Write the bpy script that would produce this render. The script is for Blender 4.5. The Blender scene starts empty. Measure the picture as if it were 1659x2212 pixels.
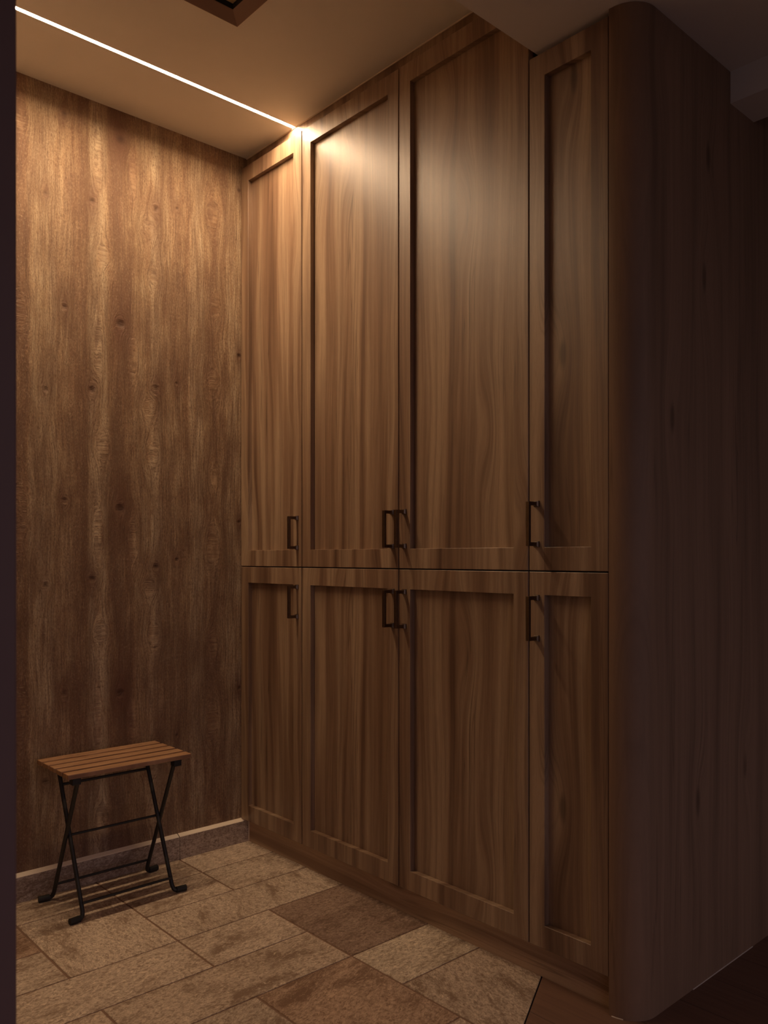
import bpy, bmesh, math, random
from mathutils import Vector, Matrix
sc = bpy.context.scene
COL = sc.collection
PI = math.pi

# ------------------------------------------------------------------ camera, world, exposure
F_PX, YAW, HORIZON, CAM_Z = 1777.1, math.radians(42.208), 1202.8, 0.9974
cd = bpy.data.cameras.new('camera')
cam = bpy.data.objects.new('camera', cd); COL.objects.link(cam)
cd.sensor_fit = 'VERTICAL'; cd.sensor_height = 36.0; cd.sensor_width = 27.0
cd.lens = F_PX / 2212 * 36.0
cd.shift_y = (HORIZON - 1106) / 2212
cd.clip_start = 0.02
cam.location = (0, 0, CAM_Z); cam.rotation_euler = (PI/2, 0, -YAW)
cd.dof.use_dof = True; cd.dof.focus_distance = 2.35; cd.dof.aperture_fstop = 6.5
sc.camera = cam

w = bpy.data.worlds.new('world'); sc.world = w; w.use_nodes = True
bgn = w.node_tree.nodes['Background']
WORLD_COL, WORLD_STR, WORLD_LOW = (1.0, 0.83, 1.0), 0.46, 0.05
sc.cycles.diffuse_bounces = 7
# added ambient fill lifting the shadows, dimmed below the horizon to darken the soffit
_t = w.node_tree
_tc = _t.nodes.new('ShaderNodeTexCoord'); _sx = _t.nodes.new('ShaderNodeSeparateXYZ'); _mr = _t.nodes.new('ShaderNodeMapRange')
_t.links.new(_tc.outputs['Generated'], _sx.inputs[0]); _t.links.new(_sx.outputs[2], _mr.inputs['Value'])
_mr.inputs['From Min'].default_value = -0.25; _mr.inputs['From Max'].default_value = 0.05
_mr.inputs['To Min'].default_value = WORLD_LOW; _mr.inputs['To Max'].default_value = WORLD_STR
_t.links.new(_mr.outputs[0], bgn.inputs[1])
bgn.inputs[0].default_value = (*WORLD_COL, 1)

LED_COL, LED_STR = (1.0, 0.70, 0.43), 340.0

sc.view_settings.view_transform = 'Standard'
sc.view_settings.look = 'None'
sc.view_settings.exposure = 0.0
sc.view_settings.gamma = 1.0
sc.view_settings.use_curve_mapping = False

# ------------------------------------------------------------------ node helper
class NT:
    def __init__(s, name):
        s.m = bpy.data.materials.new(name); s.m.use_nodes = True
        s.t = s.m.node_tree; s.b = s.t.nodes['Principled BSDF']
    def n(s, typ, **kw):
        x = s.t.nodes.new(typ)
        for k, v in kw.items(): setattr(x, k, v)
        return x
    def put(s, sock, v):
        if isinstance(v, bpy.types.NodeSocket): s.t.links.new(v, sock)
        elif isinstance(v, (tuple, list)) and len(v) == 3 and sock.type == 'RGBA': sock.default_value = (*v, 1)
        else: sock.default_value = v
    def math(s, op, a, b=None, c=None, clamp=False):
        x = s.n('ShaderNodeMath', operation=op); x.use_clamp = clamp
        s.put(x.inputs[0], a)
        if b is not None: s.put(x.inputs[1], b)
        if c is not None: s.put(x.inputs[2], c)
        return x.outputs[0]
    def xyz(s, x, y, z=0.0):
        c = s.n('ShaderNodeCombineXYZ')
        for i, v in enumerate((x, y, z)): s.put(c.inputs[i], v)
        return c.outputs[0]
    def noise(s, vec, scale=1.0, detail=3.0, rough=0.55, dist=0.0):
        x = s.n('ShaderNodeTexNoise'); s.put(x.inputs['Vector'], vec)
        s.put(x.inputs['Scale'], scale); s.put(x.inputs['Detail'], detail)
        s.put(x.inputs['Roughness'], rough); s.put(x.inputs['Distortion'], dist)
        return x.outputs['Fac']
    def ramp(s, fac, stops, interp='LINEAR'):
        r = s.n('ShaderNodeValToRGB'); r.color_ramp.interpolation = interp
        e = r.color_ramp.elements
        while len(e) > 1: e.remove(e[-1])
        for i, (p, c) in enumerate(stops):
            if not isinstance(c, (tuple, list)): c = (c, c, c)
            if i == 0: e[0].position = p; e[0].color = (*c, 1)
            else:
                k = e.new(p); k.color = (*c, 1)
        s.put(r.inputs[0], fac)
        return r.outputs[0]
    def mix(s, fac, a, b, blend='MIX'):
        x = s.n('ShaderNodeMix', data_type='RGBA', blend_type=blend)
        s.put(x.inputs["Factor"], fac)
        s.put(x.inputs[6], a); s.put(x.inputs[7], b)
        return x.outputs[2]
    def obj(s):
        c = s.n('ShaderNodeTexCoord').outputs['Object']
        x = s.n('ShaderNodeSeparateXYZ'); s.put(x.inputs[0], c)
        return x.outputs[0], x.outputs[1], x.outputs[2]
    def attr(s, name, typ='OBJECT', out='Fac'):
        a = s.n('ShaderNodeAttribute', attribute_type=typ, attribute_name=name)
        return a.outputs[out]
    def bump(s, h, dist=0.001, strength=1.0):
        b = s.n('ShaderNodeBump'); s.put(b.inputs['Height'], h)
        b.inputs['Distance'].default_value = dist; b.inputs['Strength'].default_value = strength
        s.put(s.b.inputs['Normal'], b.outputs[0])
    def out(s, color=None, rough=None, spec=None, metal=None):
        if color is not None: s.put(s.b.inputs['Base Color'], color)
        if rough is not None: s.put(s.b.inputs['Roughness'], rough)
        if spec is not None: s.put(s.b.inputs['Specular IOR Level'], spec)
        if metal is not None: s.put(s.b.inputs['Metallic'], metal)
        return s.m

def plain(name, col, rough=0.6, metal=0.0, vary=0.12, scale=30, spec=0.5):
    n = NT(name); x, y, z = n.obj()
    f = n.noise(n.xyz(x, y, z), scale, 3)
    a = tuple(c*(1-vary) for c in col); b = tuple(min(1, c*(1+vary)) for c in col)
    return n.out(n.mix(f, a, b), rough, spec, metal)

def walnut(name, light, mid, dark, rough=0.42, axis='yz', spec=0.5):
    """Walnut laminate, grain along the second axis."""
    n = NT(name); x, y, z = n.obj()
    off = n.attr('grain_offset')
    if axis == 'yz': h = n.math('ADD', n.math('ADD', x, y), off); g = n.math('ADD', z, n.math('MULTIPLY', off, 3.7))
    elif axis == 'xy': h = n.math('ADD', n.math('ADD', y, z), off); g = x
    else: h = n.math('ADD', n.math('ADD', x, z), off); g = y
    # sparse small knots that push the grain aside
    v = n.n('ShaderNodeTexVoronoi', voronoi_dimensions='2D', feature='F1')
    n.put(v.inputs['Vector'], n.xyz(n.math('MULTIPLY', h, 4.4), n.math('MULTIPLY', g, 1.25)))
    n.put(v.inputs['Scale'], 1.0)
    d = v.outputs['Distance']
    bell = n.math('POWER', 2.718, n.math('MULTIPLY', n.math('MULTIPLY', d, d), -38.0))
    warp = n.noise(n.xyz(n.math('MULTIPLY', h, 5.0), n.math('MULTIPLY', g, 0.9)), 1.0, 2)
    hh = n.math('ADD', h, n.math('ADD', n.math('MULTIPLY', n.math('SUBTRACT', warp, 0.5), 0.07), n.math('MULTIPLY', bell, 0.035)))
    broad = n.noise(n.xyz(n.math('MULTIPLY', hh, 17.0), n.math('MULTIPLY', g, 0.55)), 1.0, 4, 0.6, 0.3)
    fine = n.noise(n.xyz(n.math('MULTIPLY', hh, 75.0), n.math('MULTIPLY', g, 1.3)), 1.0, 4, 0.65)
    vein = n.noise(n.xyz(n.math('MULTIPLY', hh, 34.0), n.math('MULTIPLY', g, 0.8), 5.0), 1.0, 2, 0.5, 0.5)
    micro = n.noise(n.xyz(n.math('MULTIPLY', h, 420.0), n.math('MULTIPLY', g, 26.0)), 1.0, 3, 0.7)
    wide = n.noise(n.xyz(n.math('MULTIPLY', hh, 6.5), n.math('MULTIPLY', g, 0.35), 4.0), 1.0, 2)
    c = n.ramp(n.math('ADD', n.math('MULTIPLY', broad, 0.75), n.math('MULTIPLY', wide, 0.25)), [(0.36, dark), (0.47, mid), (0.57, light), (0.70, tuple(k*1.15 for k in light))])
    c = n.mix(n.math('MULTIPLY', n.ramp(fine, [(0.36, 1.0), (0.56, 0.0)]), 0.42), c, dark)
    vl = n.ramp(n.math('ABSOLUTE', n.math('SUBTRACT', vein, 0.5)), [(0.0, 1.0), (0.018, 0.0)])
    gate = n.ramp(n.noise(n.xyz(n.math('MULTIPLY', h, 7.0), n.math('MULTIPLY', g, 1.4), 9.0), 1.0, 1), [(0.48, 0.0), (0.62, 1.0)])
    c = n.mix(n.math('MULTIPLY', n.math('MULTIPLY', vl, gate), 0.55), c, tuple(k*0.55 for k in dark))
    kn = n.ramp(d, [(0.0, 1.0), (0.025, 0.9), (0.055, 0.0)])
    kgate = n.ramp(n.noise(n.xyz(n.math('MULTIPLY', h, 2.1), n.math('MULTIPLY', g, 1.1), 3.0), 1.0, 0), [(0.52, 0.0), (0.56, 1.0)])
    c = n.mix(n.math('MULTIPLY', n.math('MULTIPLY', kn, kgate), 0.7), c, tuple(k*0.4 for k in dark))
    c = n.mix(n.math('MULTIPLY', n.ramp(micro, [(0.4, 1.0), (0.62, 0.0)]), 0.16), c, dark)
    n.bump(n.math('ADD', n.math('MULTIPLY', micro, 0.7), n.math('MULTIPLY', fine, 0.5)), 0.00035, 0.55)
    n.put(n.b.inputs['Roughness'], n.math('ADD', rough - 0.05, n.math('MULTIPLY', micro, 0.1)))
    return n.out(c, None, spec)

# ---- rear wallpaper: knotty plank print, embossed, repeating every 0.581 m in height
def wallpaper():
    n = NT('embossed plank wallpaper'); x, y, z = n.obj()
    P = 0.581
    feats = [  # x, z, half width, half height, swirl, darkness, core radius
        (1.125, 1.730, .026, .040, 1.35, .95, .0105), (1.246, 1.546, .020, .030, 1.3, .7, .0085),
        (0.949, 1.748, .018, .028, 1.2, .6, .0075), (1.034, 1.511, .020, .030, 1.25, .75, .0080),
        (0.893, 1.494, .016, .026, 1.2, .55, .0070), (1.320, 2.150, .012, .018, 1.0, .6, .0050),
        (1.560, 1.700, .012, .020, 1.0, .8, .0060),
        (1.066, 1.925, .036, .062, 1.2, 0, 0), (1.222, 1.480, .038, .050, 1.25, 0, 0), (1.236, 1.905, .034, .060, 1.15, 0, 0),
        (1.052, 1.640, .024, .120, 1.2, 0, 0), (1.455, 1.600, .040, .085, 1.1, 0, 0), (1.462, 1.850, .034, .070, 1.1, 0, 0),
        (0.822, 1.700, .034, .090, 1.1, 0, 0), (1.165, 1.640, .022, .090, 1.2, 0, 0),
        (0.640, 1.650, .030, .080, 1.4, .6, .008), (0.520, 1.850, .026, .050, 1.4, .8, .009)]
    wob = n.noise(n.xyz(n.math('MULTIPLY', x, 9.0), n.math('MULTIPLY', z, 2.2)), 1.0, 2)
    g = n.math('ADD', x, n.math('MULTIPLY', n.math('SUBTRACT', wob, 0.5), 0.045))
    core = None; halo = None
    for (kx, kz, wx, wz, A, dk, cr) in feats:
        dx = n.math('SUBTRACT', x, kx)
        dz = n.math('PINGPONG', n.math('SUBTRACT', z, kz - 10*P), P/2)
        a = n.math('DIVIDE', dx, wx); b = n.math('DIVIDE', dz, wz)
        r2 = n.math('ADD', n.math('MULTIPLY', a, a), n.math('MULTIPLY', b, b))
        e = n.math('POWER', 2.718, n.math('MULTIPLY', r2, -1.0))
        g = n.math('SUBTRACT', g, n.math('MULTIPLY', n.math('MULTIPLY', dx, A), e))
        if dk:
            rr = n.math('SQRT', n.math('ADD', n.math('MULTIPLY', dx, dx), n.math('MULTIPLY', dz, dz)))
            rr = n.math('ADD', rr, n.math('MULTIPLY', n.math('SUBTRACT', wob, 0.5), 0.01))
            k = n.math('MULTIPLY', n.math('SUBTRACT', 1.0, n.math('SMOOTH_MIN', n.math('DIVIDE', rr, cr*1.6), 1.0, 0.3), clamp=True), dk*1.5, clamp=True)
            core = k if core is None else n.math('MAXIMUM', core, k)
            zs = n.math('MULTIPLY', dz, 0.38)
            r3 = n.math('ADD', n.math('MULTIPLY', dx, dx), n.math('MULTIPLY', zs, zs))
            hl = n.math('MULTIPLY', n.math('POWER', 2.718, n.math('MULTIPLY', r3, -1.0/(cr*3.6)**2)), dk*0.95)
            hl = n.math('MULTIPLY', hl, n.math('ADD', 0.45, n.math('MULTIPLY', wob, 1.1)))
            halo = hl if halo is None else n.math('MAXIMUM', halo, hl)
    edges = [.0, .40, .47, .53, .60, .68, .74, .80, .845, .920, .971, 1.021, 1.083, 1.171, 1.226, 1.264, 1.334, 1.368, 1.420, 1.510, 1.570]
    vals = [.8, .65, .95, .7, 1., .75, .9, .52, 1.0, .84, .62, 1.04, .66, .84, 1.08, .86, .70, 1.04, .72, .95, .8]
    xw = n.math('ADD', n.math('DIVIDE', n.math('ADD', x, n.math('MULTIPLY', n.math('SUBTRACT', n.noise(n.xyz(n.math('MULTIPLY', x, 14.0), n.math('MULTIPLY', z, 5.0)), 1.0, 3), 0.5), 0.022)), 1.7), 0.0)
    st = []
    for i, (e_, v_) in enumerate(zip(edges, vals)):
        if i: st.append((e_/1.7 - .004, vals[i-1]))
        st.append((e_/1.7 + (.004 if i else 0), v_))
    st = st[10:]  # 32 stops at most, all that can be seen
    strip = n.ramp(xw, st)
    grain = n.noise(n.xyz(n.math('MULTIPLY', g, 210.0), n.math('MULTIPLY', z, 7.0)), 1.0, 3, 0.6, 0.15)
    grain2 = n.noise(n.xyz(n.math('MULTIPLY', g, 60.0), n.math('MULTIPLY', z, 2.5)), 1.0, 3, 0.6, 0.2)
    pores = n.noise(n.xyz(n.math('MULTIPLY', g, 330.0), n.math('MULTIPLY', z, 70.0)), 1.0, 3, 0.7)
    grit = n.noise(n.xyz(n.math('MULTIPLY', g, 260.0), n.math('MULTIPLY', z, 130.0), 7.0), 1.0, 4, 0.75)
    smear = n.noise(n.xyz(n.math('MULTIPLY', x, 30.0), n.math('MULTIPLY', z, 9.0), 4.0), 1.0, 5, 0.7, 0.4)
    blot = n.noise(n.xyz(n.math('MULTIPLY', x, 7.0), n.math('PINGPONG', z, P), 2.0), 3.0, 3, 0.6)
    base = n.ramp(n.math('ADD', n.math('MULTIPLY_ADD', strip, 0.68, n.math('MULTIPLY', n.math('SUBTRACT', grain2, 0.5), 0.45)), n.math('MULTIPLY', n.math('SUBTRACT', smear, 0.47), 0.75)),
                  [(0.25, (.150, .076, .042)), (0.45, (.262, .154, .088)), (0.62, (.395, .268, .160)), (0.80, (.520, .395, .258))])
    c = n.mix(n.math('MULTIPLY', n.ramp(blot, [(0.38, 1.0), (0.56, 0.0)]), 0.62), base, (.165, .088, .054))
    c = n.mix(n.math('MULTIPLY', n.ramp(grain, [(0.36, 1.0), (0.56, 0.0)]), 0.60), c, (.150, .087, .056))
    c = n.mix(n.math('MULTIPLY', n.ramp(pores, [(0.34, 1.0), (0.48, 0.0)]), 0.60), c, (.110, .058, .034))
    c = n.mix(n.math('MULTIPLY', n.ramp(grit, [(0.36, 1.0), (0.50, 0.0)]), 0.55), c, (.150, .080, .047))
    c = n.mix(n.math('MULTIPLY', n.ramp(grit, [(0.54, 0.0), (0.68, 1.0)]), 0.35), c, (.56, .43, .29))
    c = n.mix(halo, c, (.130, .060, .035))
    c = n.mix(n.math('MULTIPLY', core, 0.85), c, (.070, .032, .018))
    hgt = n.math('ADD', n.math('MULTIPLY', grain, 1.0), n.math('MULTIPLY', pores, 0.5))
    hgt = n.math('ADD', hgt, n.math('MULTIPLY', grain2, 0.9))
    hgt = n.math('ADD', hgt, n.math('MULTIPLY', strip, 0.9))
    hgt = n.math('ADD', hgt, n.math('MULTIPLY', grit, 0.6))
    hgt = n.math('SUBTRACT', hgt, n.math('MULTIPLY', core, 0.8))
    n.bump(hgt, 0.0036, 0.85)
    return n.out(c, 0.62, 0.35)

def stone(name, use_attr=True):
    n = NT(name); x, y, z = n.obj()
    if use_attr:
        seed = n.attr('seed', 'GEOMETRY'); tint = n.attr('tint', 'GEOMETRY', 'Color'); rot = n.attr('flow', 'GEOMETRY')
    else:
        seed = 3.3; tint = (.48, .385, .31); rot = 0.0
    # slaty flow direction differs from tile to tile
    cs = n.math('COSINE', rot); sn = n.math('SINE', rot)
    u = n.math('ADD', n.math('MULTIPLY', x, cs), n.math('MULTIPLY', y, sn))
    v = n.math('SUBTRACT', n.math('MULTIPLY', y, cs), n.math('MULTIPLY', x, sn))
    if not use_attr: v = z
    S = n.math('MULTIPLY', seed, 13.7)
    big = n.noise(n.xyz(n.math('MULTIPLY', u, 5.5), n.math('MULTIPLY', v, 10.0), S), 1.0, 7, 0.74, 0.5)
    mid = n.noise(n.xyz(n.math('MULTIPLY', u, 78.0), n.math('MULTIPLY', v, 118.0), S), 1.0, 6, 0.78, 0.7)
    spk = n.noise(n.xyz(n.math('MULTIPLY', u, 150.0), n.math('MULTIPLY', v, 260.0), S), 1.0, 3, 0.7)
    dk = n.mix(1.0, tint, (.42, .35, .31), 'MULTIPLY'); lt = n.mix(1.0, tint, (1.45, 1.50, 1.50), 'MULTIPLY')
    c = n.mix(n.ramp(big, [(0.38, 0.0), (0.47, 0.7), (0.55, 1.0)]), dk, tint)
    c = n.mix(n.math('MULTIPLY', n.ramp(mid, [(0.40, 1.0), (0.51, 0.0)]), 0.85), c, dk)
    c = n.mix(n.math('MULTIPLY', n.ramp(mid, [(0.54, 0.0), (0.66, 1.0)]), 0.75), c, lt)
    c = n.mix(n.math('MULTIPLY', n.ramp(spk, [(0.38, 1.0), (0.48, 0.0)]), 0.55), c, dk)
    c = n.mix(n.math('MULTIPLY', n.ramp(spk, [(0.60, 0.0), (0.72, 1.0)]), 0.30), c, lt)
    vn = n.noise(n.xyz(n.math('MULTIPLY', u, 6.0), n.math('MULTIPLY', v, 22.0), S), 1.0, 6, 0.7, 1.2)
    c = n.mix(n.math('MULTIPLY', n.ramp(n.math('ABSOLUTE', n.math('SUBTRACT', vn, 0.56)), [(0.0, 1.0), (0.014, 0.0)]), 0.55), c, lt)
    n.bump(n.math('ADD', n.math('MULTIPLY', big, 1.0), n.math('ADD', n.math('MULTIPLY', mid, 0.7), n.math('MULTIPLY', spk, 0.2))), 0.0022, 0.7)
    return n.out(c, 0.66, 0.35)

def wood_floor():
    n = NT('dark plank floor'); x, y, z = n.obj()
    pl = n.math('FLOOR', n.math('DIVIDE', x, 0.145))
    fr = n.math('FRACT', n.math('DIVIDE', x, 0.145))
    g = n.noise(n.xyz(n.math('MULTIPLY', x, 130.0), n.math('MULTIPLY', y, 4.0), n.math('MULTIPLY', pl, 3.1)), 1.0, 4, 0.6, 0.2)
    b = n.noise(n.xyz(n.math('MULTIPLY', x, 22.0), n.math('MULTIPLY', y, 1.2), n.math('MULTIPLY', pl, 7.7)), 1.0, 3)
    c = n.mix(g, (.11, .056, .036), (.26, .145, .095))
    c = n.mix(n.math('MULTIPLY', b, 0.5), c, (.17, .088, .055))
    gap = n.ramp(n.math('ABSOLUTE', n.math('SUBTRACT', fr, 0.5)), [(0.487, 0.0), (0.495, 1.0)])
    c = n.mix(n.math('MULTIPLY', gap, 0.6), c, (.04, .02, .014))
    n.bump(n.math('SUBTRACT', n.math('MULTIPLY', g, 0.4), gap), 0.0006, 0.6)
    return n.out(c, 0.5, 0.4)

def plaster(name, col, bump=0.0004):
    n = NT(name); x, y, z = n.obj()
    f = n.noise(n.xyz(x, y, z), 9.0, 3); h = n.noise(n.xyz(x, y, z), 260.0, 3)
    n.bump(h, bump, 0.6)
    return n.out(n.mix(f, tuple(c*.96 for c in col), tuple(min(1, c*1.03) for c in col)), 0.8, 0.3)

def led_mat():
    n = NT('warm led diffuser')
    n.put(n.b.inputs['Base Color'], (.9, .85, .8)); n.put(n.b.inputs['Emission Color'], LED_COL)
    n.b.inputs['Emission Strength'].default_value = LED_STR
    return n.m

LT, MD, DK = (.375, .262, .170), (.250, .154, .095), (.105, .055, .034)
M = dict(
    door=walnut('walnut laminate', LT, MD, DK, 0.405, spec=0.74),
    post=walnut('dark walnut laminate', tuple(k*1.12 for k in MD), MD, tuple(k*.72 for k in MD), 0.55, spec=.25),
    kick=walnut('plinth walnut', tuple(k*1.3 for k in LT), tuple(k*1.3 for k in LT), MD, 0.5, axis='zy'),
    fill=walnut('filler walnut', tuple(k*.8 for k in LT), tuple(k*.8 for k in MD), DK, 0.45),
    carcass=plain('dark carcass board', (.012, .008, .006), 0.8),
    bronze=plain('dark bronze', (.15, .105, .072), 0.30, 1.0, 0.2, 120),
    paper=wallpaper(), tile=stone('slate floor tile'), skirt=stone('slate skirting', False),
    grout=plain('brown grout', (.23, .135, .088), 0.9, 0, 0.2, 200),
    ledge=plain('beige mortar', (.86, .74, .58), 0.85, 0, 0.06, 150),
    planks=wood_floor(),
    ceiling=plaster('ceiling plaster', (.80, .77, .71)),
    jamb=plain('dark brown paint', (.170, .100, .086), 0.6, 0, 0.08, 12),
    wall=plaster('beige wall plaster', (.42, .33, .25)),
    caulk=plain('pale caulk', (.62, .52, .42), 0.5, 0, 0.04, 60),
    led=led_mat(),
    alu=plain('grey aluminium profile', (.30, .28, .25), 0.5, 0.0, 0.03, 40),
    frame=plain('brown hatch frame', (.225, .140, .110), 0.45, 0, 0.06, 14),
    hatch=walnut('honey wood panel', (.80, .64, .36), (.72, .56, .29), (.60, .44, .20), 0.5, axis='xy'),
    shadow=plain('black joint and recess shade', (.012, .009, .008), 0.9),
    slat=None, steel=plain('black powder coated steel', (.020, .019, .018), 0.5, 0.0, 0.15, 90),
    rubber=plain('black plastic', (.014, .014, .014), 0.6, 0, 0.15, 90),
)

def slat_wood():
    n = NT('oiled acacia'); x, y, z = n.obj()
    g = n.noise(n.xyz(n.math('MULTIPLY', x, 7.0), n.math('MULTIPLY', y, 190.0)), 1.0, 4, 0.6, 0.4)
    b = n.noise(n.xyz(n.math('MULTIPLY', x, 2.0), n.math('MULTIPLY', n.math('FLOOR', n.math('DIVIDE', y, 0.0495)), 4.3)), 1.0, 1)
    c = n.ramp(g, [(0.28, (.11, .046, .022)), (0.48, (.31, .160, .080)), (0.7, (.50, .300, .172))])
    c = n.mix(n.ramp(b, [(0.35, 0.0), (0.65, 0.5)]), c, (.45, .265, .145))
    n.bump(g, 0.0004, 0.5)
    return n.out(c, 0.42)
M['slat'] = slat_wood()

# ------------------------------------------------------------------ mesh helpers
def link(name, bm, mats, parent=None, smooth=False, loc=None):
    me = bpy.data.meshes.new(name)
    bmesh.ops.recalc_face_normals(bm, faces=bm.faces)
    bm.to_mesh(me); bm.free()
    for m in (mats if isinstance(mats, (list, tuple)) else [mats]): me.materials.append(m)
    if smooth:
        for p in me.polygons: p.use_smooth = True
        me.set_sharp_from_angle(angle=math.radians(40))
    o = bpy.data.objects.new(name, me); COL.objects.link(o)
    if parent: o.parent = parent
    if loc: o.location = loc
    return o

def box(bm, x0, x1, y0, y1, z0, z1, bev=0.0, mat=0, seg=2):
    r = bmesh.ops.create_cube(bm, size=1.0)
    vs = r['verts']
    for v in vs:
        v.co = Vector(((x0+x1)/2 + v.co.x*(x1-x0), (y0+y1)/2 + v.co.y*(y1-y0), (z0+z1)/2 + v.co.z*(z1-z0)))
    fs = {f for v in vs for f in v.link_faces}
    for f in fs: f.material_index = mat
    if bev > 0:
        es = list({e for f in fs for e in f.edges})
        bmesh.ops.bevel(bm, geom=es, offset=bev, segments=seg, profile=0.6, affect='EDGES')
    return bm

def bx(*a, **k): return box(bmesh.new(), *a, **k)

def prism(bm, pts, z0, z1, mat=0):
    lo = [bm.verts.new((x, y, z0)) for x, y in pts]; hi = [bm.verts.new((x, y, z1)) for x, y in pts]
    n = len(pts); fs = [bm.faces.new(lo[::-1]), bm.faces.new(hi)]
    for i in range(n): fs.append(bm.faces.new((lo[i], lo[(i+1) % n], hi[(i+1) % n], hi[i])))
    for f in fs: f.material_index = mat
    return bm

def tube(bm, pts, r, seg=12, cap=True, round_corner=0.0):
    """Round bar along a polyline."""
    P = [Vector(p) for p in pts]
    if round_corner:
        Q = [P[0]]
        for a, b, c in zip(P, P[1:], P[2:]):
            d1 = (a-b).normalized(); d2 = (c-b).normalized()
            s = min(round_corner, (a-b).length*.45, (c-b).length*.45)
            p0, p2 = b+d1*s, b+d2*s
            for i in range(6):
                t = i/5; Q.append(p0.lerp(b, t).lerp(b.lerp(p2, t), t))
        Q.append(P[-1]); P = Q
    rings = []
    ref = Vector((0, 0, 1))
    for i, p in enumerate(P):
        t = ((P[i+1]-p).normalized() if i < len(P)-1 else Vector()) + ((p-P[i-1]).normalized() if i else Vector())
        t.normalize()
        u = ref - t*ref.dot(t)
        if u.length < 0.05: u = Vector((1, 0, 0)) - t*t.x
        u.normalize(); v = t.cross(u)
        rings.append([bm.verts.new(p + (u*math.cos(k*2*PI/seg) + v*math.sin(k*2*PI/seg))*r) for k in range(seg)])
    for a, b in zip(rings, rings[1:]):
        for k in range(seg): bm.faces.new((a[k], a[(k+1) % seg], b[(k+1) % seg], b[k]))
    if cap: bm.faces.new(rings[0][::-1]); bm.faces.new(rings[-1])
    return bm

def thing(name, label, cat, loc, group=None):
    o = bpy.data.objects.new(name, None); COL.objects.link(o)
    o.location = loc; o.empty_display_size = 0.05
    o['label'] = label; o['category'] = cat
    if group: o['group'] = group
    return o
def tag(o, label, cat, group=None, kind=None):
    if label: o['label'] = label
    if cat: o['category'] = cat
    if group: o['group'] = group
    if kind: o['kind'] = kind
    return o
def struct(o, label, cat): return tag(o, label, cat, None, 'structure')
rnd = random.Random(7)

# ------------------------------------------------------------------ the setting
H, SOF = 2.40, 2.190            # entrance ceiling, dropped soffit
YW, XT, XD = 2.475, 1.591, 1.567   # rear wall, plinth face, door fronts
XL = 0.28                      # left wall
YS, YP = 1.203, 0.926           # soffit edge, end panel face
HX0, HX1, HY0, HY1 = 0.724, 1.174, 1.422, 1.872   # hatch

struct(link('wall_rear', bx(-0.1, 2.2, YW, YW+0.1, 0, H+0.1), M['paper']),
       'rear wall papered in embossed knotty plank print', 'wall')
struct(link('wall_left', bx(XL-0.1, XL, 1.06, YW, 0, H), M['wall']),
       'plain left side wall hidden behind the dark jamb', 'wall')
struct(link('trim_1', bx(-0.75, 0.3135, 0.955, 1.058, 0, H+0.02, bev=0.003), M['jamb']),
       'dark blurred door jamb along the left edge of the view', 'door jamb')

# ceiling: main sheet with a hole for the hatch, and the lower soffit in front
bm = bmesh.new()
X0, X1, CT = -0.8, 1.66, H+0.08
LY0, LY1, LX0, LX1 = 2.1828, 2.1972, XL+0.02, 1.5885   # slot for the light strip
def sheet(x0, x1, y0, y1): box(bm, x0, x1, y0, y1, H, CT)
sheet(X0, LX0, YS, YW); sheet(LX1, X1, YS, YW)
sheet(LX0, LX1, LY1, YW)
sheet(LX0, LX1, HY1-.003, LY0)
sheet(LX0, LX1, YS, HY0+.003)
sheet(LX0, HX0+.003, HY0+.003, HY1-.003); sheet(HX1-.003, LX1, HY0+.003, HY1-.003)
box(bm, LX0, LX1, LY0, LY1, H+0.02, CT)
box(bm, X0, 2.5, -1.6, YS, SOF, CT)
struct(link('ceiling', bm, M['ceiling']), 'beige plaster ceiling stepping down to a lower soffit', 'ceiling')
struct(link('trim_2', bx(1.990, 2.120, -1.6, YP, 2.112, SOF), M['ceiling']),
       'dark boxed beam under the ceiling beside the end panel', 'beam')

struct(link('wall_right_blocker', bx(2.43, 2.53, -1.6, YP+.1, 0, SOF), M['wall']), 'plain corridor wall added out of view to cut ambient fill', 'wall')  # unseen wall, added to block ambient fill on the end panel
struct(link('wall_left', bx(-0.90, -0.80, -1.6, 1.058, 0, SOF), M['wall']), 'plain hall wall added beside the camera to cut ambient fill', 'wall')  # unseen, added so ambient fill enters only from the back
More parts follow.
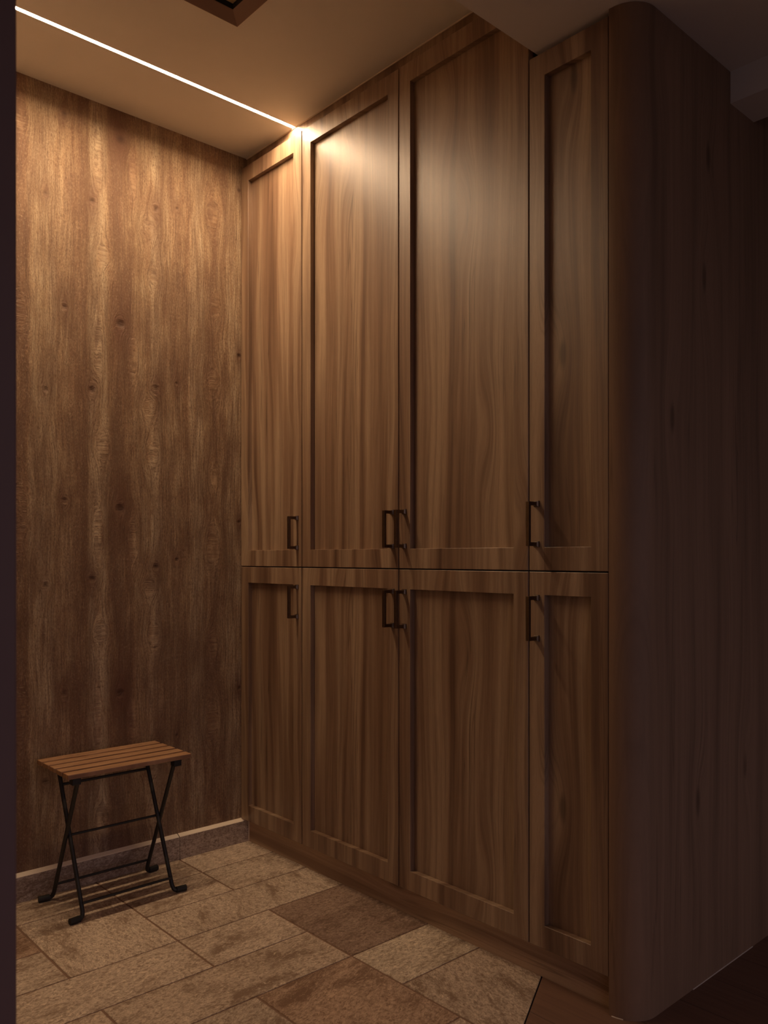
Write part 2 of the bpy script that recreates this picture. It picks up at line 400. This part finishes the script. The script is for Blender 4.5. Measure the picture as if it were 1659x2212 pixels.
# floor: stone tiles laid in a random pattern, cut off along a diagonal, then wood
TX = [0.191, 0.474, 0.757, 1.040, 1.322, 1.602]
thr_p, thr_d = Vector((1.591, 1.194)), Vector((-0.188, -0.096)).normalized()
thr_n = Vector((thr_d.y, -thr_d.x))       # towards the tiled side
if thr_n.y < 0: thr_n = -thr_n
C_L, C_M, C_D, C_R = (.64, .515, .395), (.56, .44, .33), (.36, .25, .185), (.45, .31, .215)
tiles = [ # x0 x1 y0 y1 tint flow
    (.757, 1.040, 2.312, 2.462, C_M, .1), (1.040, 1.322, 2.312, 2.462, C_M, .2), (1.322, 1.602, 2.312, 2.462, C_L, .0), (.474, .757, 2.312, 2.462, C_M, .1), (.0, .474, 2.126, 2.462, C_L, .1),
    (1.040, 1.322, 2.126, 2.312, C_L, .2), (1.322, 1.602, 2.126, 2.312, C_L, .1),
    (.757, 1.040, 1.942, 2.312, C_L, 1.5), (1.040, 1.602, 1.942, 2.126, C_L, 1.6),
    (.474, .757, 2.120, 2.312, C_R, .2), (.474, .757, 1.942, 2.120, C_L, .1), (.0, .474, 1.942, 2.126, C_D, .4),
    (.474, 1.040, 1.760, 1.942, C_L, .2), (.0, .474, 1.577, 1.942, C_M, .2), (1.040, 1.322, 1.760, 1.942, C_L, .15), (1.322, 1.602, 1.577, 1.942, C_D, .05),
    (.757, 1.322, 1.577, 1.760, C_M, .1), (.474, .757, 1.577, 1.760, C_M, .3), (1.322, 1.602, 1.393, 1.577, (.66, .55, .415), .0), (1.322, 1.602, 1.000, 1.393, C_M, 1.2),
    (1.040, 1.322, 1.210, 1.577, C_R, .3), (.757, 1.040, 1.393, 1.577, C_M, .4), (.757, 1.040, 1.000, 1.393, C_D, .1), (1.040, 1.322, .820, 1.210, C_L, .5),
    (.0, .757, 1.210, 1.577, C_L, .2), (.0, .757, .600, 1.210, C_M, .2), (.757, 1.040, .600, 1.000, C_L, .2)]
bm = bmesh.new()
seed_l = bm.faces.layers.float.new('seed'); flow_l = bm.faces.layers.float.new('flow'); tint_l = bm.faces.layers.float_color.new('tint')
G = 0.0022
def clip(poly, p, n):
    out = []
    for a, b in zip(poly, poly[1:]+poly[:1]):
        da, db = (a-p).dot(n), (b-p).dot(n)
        if da >= 0: out.append(a)
        if (da >= 0) != (db >= 0): out.append(a.lerp(b, da/(da-db)))
    return out
for i, (x0, x1, y0, y1, tint, flow) in enumerate(tiles):
    poly = [Vector(q) for q in ((x0+G*1.3, y0+G), (x1-G*1.3, y0+G), (x1-G*1.3, y1-G), (x0+G*1.3, y1-G))]
    poly = clip(poly, thr_p + thr_n*0.0035, thr_n)
    if len(poly) < 3: continue
    c = sum(poly, Vector((0, 0)))/len(poly)
    ring = lambda s, z: [bm.verts.new((c.x+(q.x-c.x)*s, c.y+(q.y-c.y)*s, z)) for q in poly]
    top, mid_, low = ring(0.994, 0.0), ring(1.0, -0.0008), ring(1.0, -0.01)
    k = len(poly); fs = [bm.faces.new(top)]
    for a, b in ((top, mid_), (mid_, low)):
        for j in range(k): fs.append(bm.faces.new((a[j], a[(j+1) % k], b[(j+1) % k], b[j])))
    jit = [rnd.uniform(.93, 1.07)]*3
    for f in fs:
        f.material_index = 0; f[seed_l] = float(i)*1.37 + .2; f[flow_l] = flow; f[tint_l] = (tint[0]*jit[0], tint[1]*jit[1], tint[2]*jit[2], 1)
gp = clip([Vector(q) for q in ((XL-.05, .3), (1.602, .3), (1.602, YW+.02), (XL-.05, YW+.02))], thr_p + thr_n*0.0035, thr_n)
prism(bm, [(q.x, q.y) for q in gp], -0.02, -0.0017, mat=1)
struct(link('floor', bm, [M['tile'], M['grout']]), 'entrance floor of brown slate tiles in a random pattern', 'floor')
bm = bmesh.new()
wp = clip([Vector(q) for q in ((-0.8, -1.6), (1.602, -1.6), (1.602, 1.6), (-0.8, 1.6))], thr_p, -thr_n)
prism(bm, [(q.x, q.y) for q in wp], -0.02, 0.0)
box(bm, 1.602, 2.5, -1.6, 1.18, -0.02, 0.0)
gs = clip(clip([Vector(q) for q in ((-0.8, -1.6), (1.602, -1.6), (1.602, 1.6), (-0.8, 1.6))], thr_p + thr_n*0.0035, -thr_n), thr_p, thr_n)
prism(bm, [(q.x, q.y) for q in gs], -0.02, -0.004, mat=1)
struct(link('floor', bm, [M['planks'], M['shadow']]), 'dark wood plank floor beyond the diagonal tile edge', 'floor')

# skirting of cut stone with a mortar ledge on top
bm = bmesh.new()
ys = 2.460
def skirt(x0, x1):
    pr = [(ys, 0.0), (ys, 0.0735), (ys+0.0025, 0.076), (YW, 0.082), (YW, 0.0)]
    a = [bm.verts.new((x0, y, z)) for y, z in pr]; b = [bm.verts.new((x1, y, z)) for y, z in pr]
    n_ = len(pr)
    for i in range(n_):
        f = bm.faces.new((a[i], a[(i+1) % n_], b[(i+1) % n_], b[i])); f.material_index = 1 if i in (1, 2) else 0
    bm.faces.new(a); bm.faces.new(b[::-1])
skirt(XL, .7565); skirt(.7585, 1.3205); skirt(1.3235, 1.5905)
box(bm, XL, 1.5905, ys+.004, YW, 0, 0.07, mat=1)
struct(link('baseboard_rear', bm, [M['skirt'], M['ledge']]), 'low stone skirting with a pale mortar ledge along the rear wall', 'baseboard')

# plinth, top filler and caulk lines of the cabinet wall
bm = bx(XT, XT+0.018, 0.998, YW, 0.0, 0.090)
struct(link('trim_3', bm, M['kick']), 'dark wood toe kick board under all the cabinets', 'toe kick')
bm = bx(XT, XT+0.018, YS+.001, YW, 2.350, H)
box(bm, XT, XT+0.018, 0.998, YS+.001, 2.165, SOF)
struct(link('trim_4', bm, M['fill']), 'wood filler strip closing the gap between cabinets and ceiling', 'filler strip')
bm = bmesh.new()
def bead(pts, r): tube(bm, pts, r, 8)
bead([(XT-.0008, YS+.002, H-.0008), (XT-.0008, YW-.001, H-.0008)], .0022)
bead([(XT-.0008, 0.998, SOF-.0008), (XT-.0008, YS-.001, SOF-.0008)], .0018)
bead([(XT-.001, ys-.001, 0.002), (XT-.001, ys-.001, 0.079)], .0022)
bead([(1.80, YP-.0006, .0006), (2.112, YP-.0006, .0006)], .0013)
bead([(1.5648, .990, .0006), (1.5665, .979, .0006), (1.571, .966, .0006)], .0013)
struct(link('trim_5', bm, M['caulk'], smooth=True), 'thin pale caulk lines along the cabinet wall edges', 'caulk')

# rounded end post running into the side panel
R = 0.067
out = [(1.5655, 0.9975), (1.5655, YP+R)]
for i in range(1, 13):
    a = PI + i/12*PI/2
    out.append((1.5655+R+R*math.cos(a), YP+R+R*math.sin(a)))
out.append((2.42, YP))
inn = [(2.42, YP+.018)]
for i in range(12, -1, -1):
    a = PI + i/12*PI/2
    inn.append((1.5655+R+(R-.018)*math.cos(a), YP+R+(R-.018)*math.sin(a)))
inn.append((1.5835, 0.9975))
o = link('end_panel', prism(bmesh.new(), out+inn, 0.0, SOF-.0005), M['post'], smooth=True)
tag(o, 'dark wood end panel with rounded corner at the right of the cabinet wall', 'panel'); o['grain_offset'] = 2.3

# ------------------------------------------------------------------ light strip
t = thing('led_strip_light', 'thin glowing warm light strip set into the ceiling', 'light', ((LX0+LX1)/2, 2.19, H))
L2 = (LX1-LX0)/2
bm = bmesh.new()
box(bm, -L2+.0005, L2-.0005, -.0070, -.0064, .0001, .012); box(bm, -L2+.0005, L2-.0005, .0064, .0070, .0001, .012)
box(bm, -L2+.0005, L2-.0005, -.0064, .0064, .0105, .012)
link('profile', bm, M['alu'], t)
bm = bmesh.new()
prof = [(-.0063, .006)] + [(-.0063*math.cos(PI*i/8), .0026-.0003*math.sin(PI*i/8)) for i in range(9)] + [(.0063, .006)]
a = [bm.verts.new((-L2+.001, y, z)) for y, z in prof]; b = [bm.verts.new((L2-.008, y, z)) for y, z in prof]
for i in range(len(prof)): j = (i+1) % len(prof); bm.faces.new((a[i], a[j], b[j], b[i]))
bm.faces.new(a); bm.faces.new(b[::-1])
link('diffuser', bm, M['led'], t)

# ------------------------------------------------------------------ ceiling hatch
t = thing('ceiling_hatch', 'dark framed square hatch in the ceiling, cut by the top edge', 'hatch', ((HX0+HX1)/2, (HY0+HY1)/2, H))
h_, fw = (HX1-HX0)/2, .034
bm = bmesh.new()
pr = [(h_, .0), (h_, -.0018), (h_-.002, -.0018), (h_-fw, .011), (h_-fw-.001, .012), (h_-fw-.001, .034), (h_-.0035, .034), (h_-.0035, .0)]
cor = [(1, 1), (-1, 1), (-1, -1), (1, -1)]
V = [[bm.verts.new((sx*r, sy*r, z)) for r, z in pr] for sx, sy in cor]
for i in range(4):
    A, B = V[i], V[(i+1) % 4]
    for j in range(len(pr)):
        k = (j+1) % len(pr); f = bm.faces.new((A[j], A[k], B[k], B[j])); f.material_index = 1 if j in (4,) else 0  # inner lip blackened, recess shade put into its colour
link('frame', bm, [M['frame'], M['shadow']], t)
o = link('panel', bx(-h_+fw+.0015, h_-fw-.0015, -h_+fw+.0015, h_-fw-.0015, .026, .033, bev=.001), M['hatch'], t)
tag(o, 'honey coloured wood panel', None)

# ------------------------------------------------------------------ tall cabinets with shaker doors
ST, GAP, REC = 0.046, 0.0015, 0.0160
def make_handle(parent, y, z0, z1):
    """Square U pull: bar and two posts on flared feet; local to the door."""
    bm = bmesh.new(); s = .0045
    box(bm, -.0365, -.0285, y-s, y+s, z0-s, z1+s, bev=.0009)
    for z in (z0, z1):
        box(bm, -.030, -.0060, y-s, y+s, z-s, z+s, bev=.0008)
        # flared foot
        rings = []
        for x, q in ((-.0095, s), (-.0070, s+.0004), (-.0035, s+.0022), (-.0022, s+.0026), (.0, s+.0026)):
            rings.append([bm.verts.new((x, y+a*q, z+b*q)) for a, b in ((-1, -1), (1, -1), (1, 1), (-1, 1))])
        for A, B in zip(rings, rings[1:]):
            for k in range(4): bm.faces.new((A[k], A[(k+1) % 4], B[(k+1) % 4], B[k]))
        bm.faces.new(rings[0][::-1]); bm.faces.new(rings[-1])
    o = link('handle', bm, M['bronze'], parent)
    tag(o, 'dark bronze U-shaped pull handle', None)
    return o

def make_door(parent, base, y0, y1, z0, z1, handle_side, upper, off):
    """Door frame with a sunk centre panel; grain runs on over both."""
    y0 += GAP; y1 -= GAP
    cy, cz = (y0+y1)/2, (z0+z1)/2
    hw, hh = (y1-y0)/2, (z1-z0)/2
    iw, ih = hw-ST+GAP, hh-.0545
    bm = bmesh.new()
    b = .0012
    loops = [(hw, hh, .020), (hw, hh, b), (hw-b, hh-b, 0), (iw+.0006, ih+.0006, 0), (iw, ih, .0006), (iw, ih, REC), (iw, ih, .020)]
    V = [[bm.verts.new((x, sy*a, sz*c)) for sy, sz in ((-1, -1), (1, -1), (1, 1), (-1, 1))] for a, c, x in loops]
    V.append(V[0])
    for A, B in zip(V, V[1:]):
        for k in range(4): bm.faces.new((A[k], A[(k+1) % 4], B[(k+1) % 4], B[k]))
    d = link('door', bm, M['door'], parent, loc=Vector((XD, cy, cz)) - base)
    d['grain_offset'] = off
    p = link('panel', bx(REC, .0195, -iw+.00005, iw-.00005, -ih+.00005, ih-.00005), M['door'], d); p['grain_offset'] = off
    hy = (hw-.024+GAP) * (1 if handle_side == 'L' else -1)
    make_handle(d, hy, *((1.027-cz, 1.122-cz) if upper else (.806-cz, .901-cz)))
    return d

ZB, ZM0, ZM1 = .081, .9630, .9645
grp = 'tall cabinets along the right wall'
def cabinet(name, label, y0, y1, top, doors):
    base = Vector((1.86, (y0+y1)/2, .0))
    t = thing(name, label, 'cabinet', base, grp)
    bm = bx(1.5905-1.86, .27, -(y1-y0)/2+.0004, (y1-y0)/2-.0004, .0905, top-.003)
    # shelf line behind the door gap
    link('body', bm, M['carcass'], t)
    for (a, b, side, off) in doors:
        make_door(t, base, a, b, ZM1+.0008, top, side, True, off)
        make_door(t, base, a, b, ZB, ZM0-.0008, side, False, off+.0)
    return t
cabinet('tall_cabinet', 'narrow tall wood cabinet touching the knotty rear wall, under the light strip', 2.118, 2.4745, 2.356, [(2.118, 2.4745, 'R', .0)])
cabinet('tall_cabinet', 'widest tall wood cabinet in the middle, with paired doors meeting at centre', 1.216, 2.118, 2.356, [(1.667, 2.118, 'R', 1.31), (1.216, 1.667, 'L', 1.31-.451)])
cabinet('tall_cabinet', 'lower narrow wood cabinet under the soffit beside the rounded end panel', 0.9985, 1.216, 2.177, [(0.9985, 1.216, 'L', 3.05)])

# ------------------------------------------------------------------ folding stool
SX, SY = 1.0405, 2.3235
t = thing('folding_stool', 'small folding stool with wood slat seat and black crossed legs by the rear wall', 'stool', (SX, SY, 0))
bm = bmesh.new()
SW, PIT, SZ = .037, .0495, .410
for i in range(5):
    y = (i-2)*PIT
    box(bm, -.1845, .1845, y-SW/2, y+SW/2, SZ-.013, SZ, bev=.0018)
for x in (-.128, .128):     # battens under the slats
    bs = bx(x-.010, x+.010, -.094, .094, SZ-.0200, SZ-.0128, bev=.001)
    link('seat_support', bs, M['steel'], t)
o = link('seat', bm, M['slat'], t); tag(o, 'oiled wood slat seat', None)
XI, XO = .1345, .1450     # inner and outer leg planes
yb, yt = .098, .085
def leg(x, y_top, y_bot, sx):
    bm = bmesh.new()
    tube(bm, [(x, y_top, SZ-.026), (x, y_bot*0.93, .022), (x+sx*.004, y_bot, .0085), (x+sx*.034, y_bot*1.04, .0075)], .0060, 12, round_corner=.012)
    l = link('leg', bm, M['steel'], t, smooth=True)
    bm = bmesh.new()
    tube(bm, [(x+sx*.010, y_bot*1.01, .0088), (x+sx*.013, y_bot*1.013, .0088), (x+sx*.040, y_bot*1.047, .0088)], .0088, 12)
    link('foot_cap', bm, M['rubber'], l, smooth=True)
for sx in (-1, 1):
    leg(sx*XI, yt, -yb, sx); leg(sx*XO, -yt, yb, sx)
def bar(y, z, xx, r=.0038):
    link('crossbar', tube(bmesh.new(), [(-xx, y, z), (xx, y, z)], r, 10), M['steel'], t, smooth=True)
bar(yt-.016, SZ-.072, XI, .0044); bar(0.008, .207, XI+.004); bar(-.091, .045, XI); bar(.091, .045, XO)
for sx in (-1, 1):          # plastic hinge blocks at the front corners
    link('bracket', bx(sx*.152-.012, sx*.152+.012, -.096, -.070, SZ-.037, SZ-.0132, bev=.003), M['rubber'], t)
    link('bracket', bx(sx*.1365-.008, sx*.1365+.010, .074, .093, SZ-.037, SZ-.0247, bev=.003), M['rubber'], t)
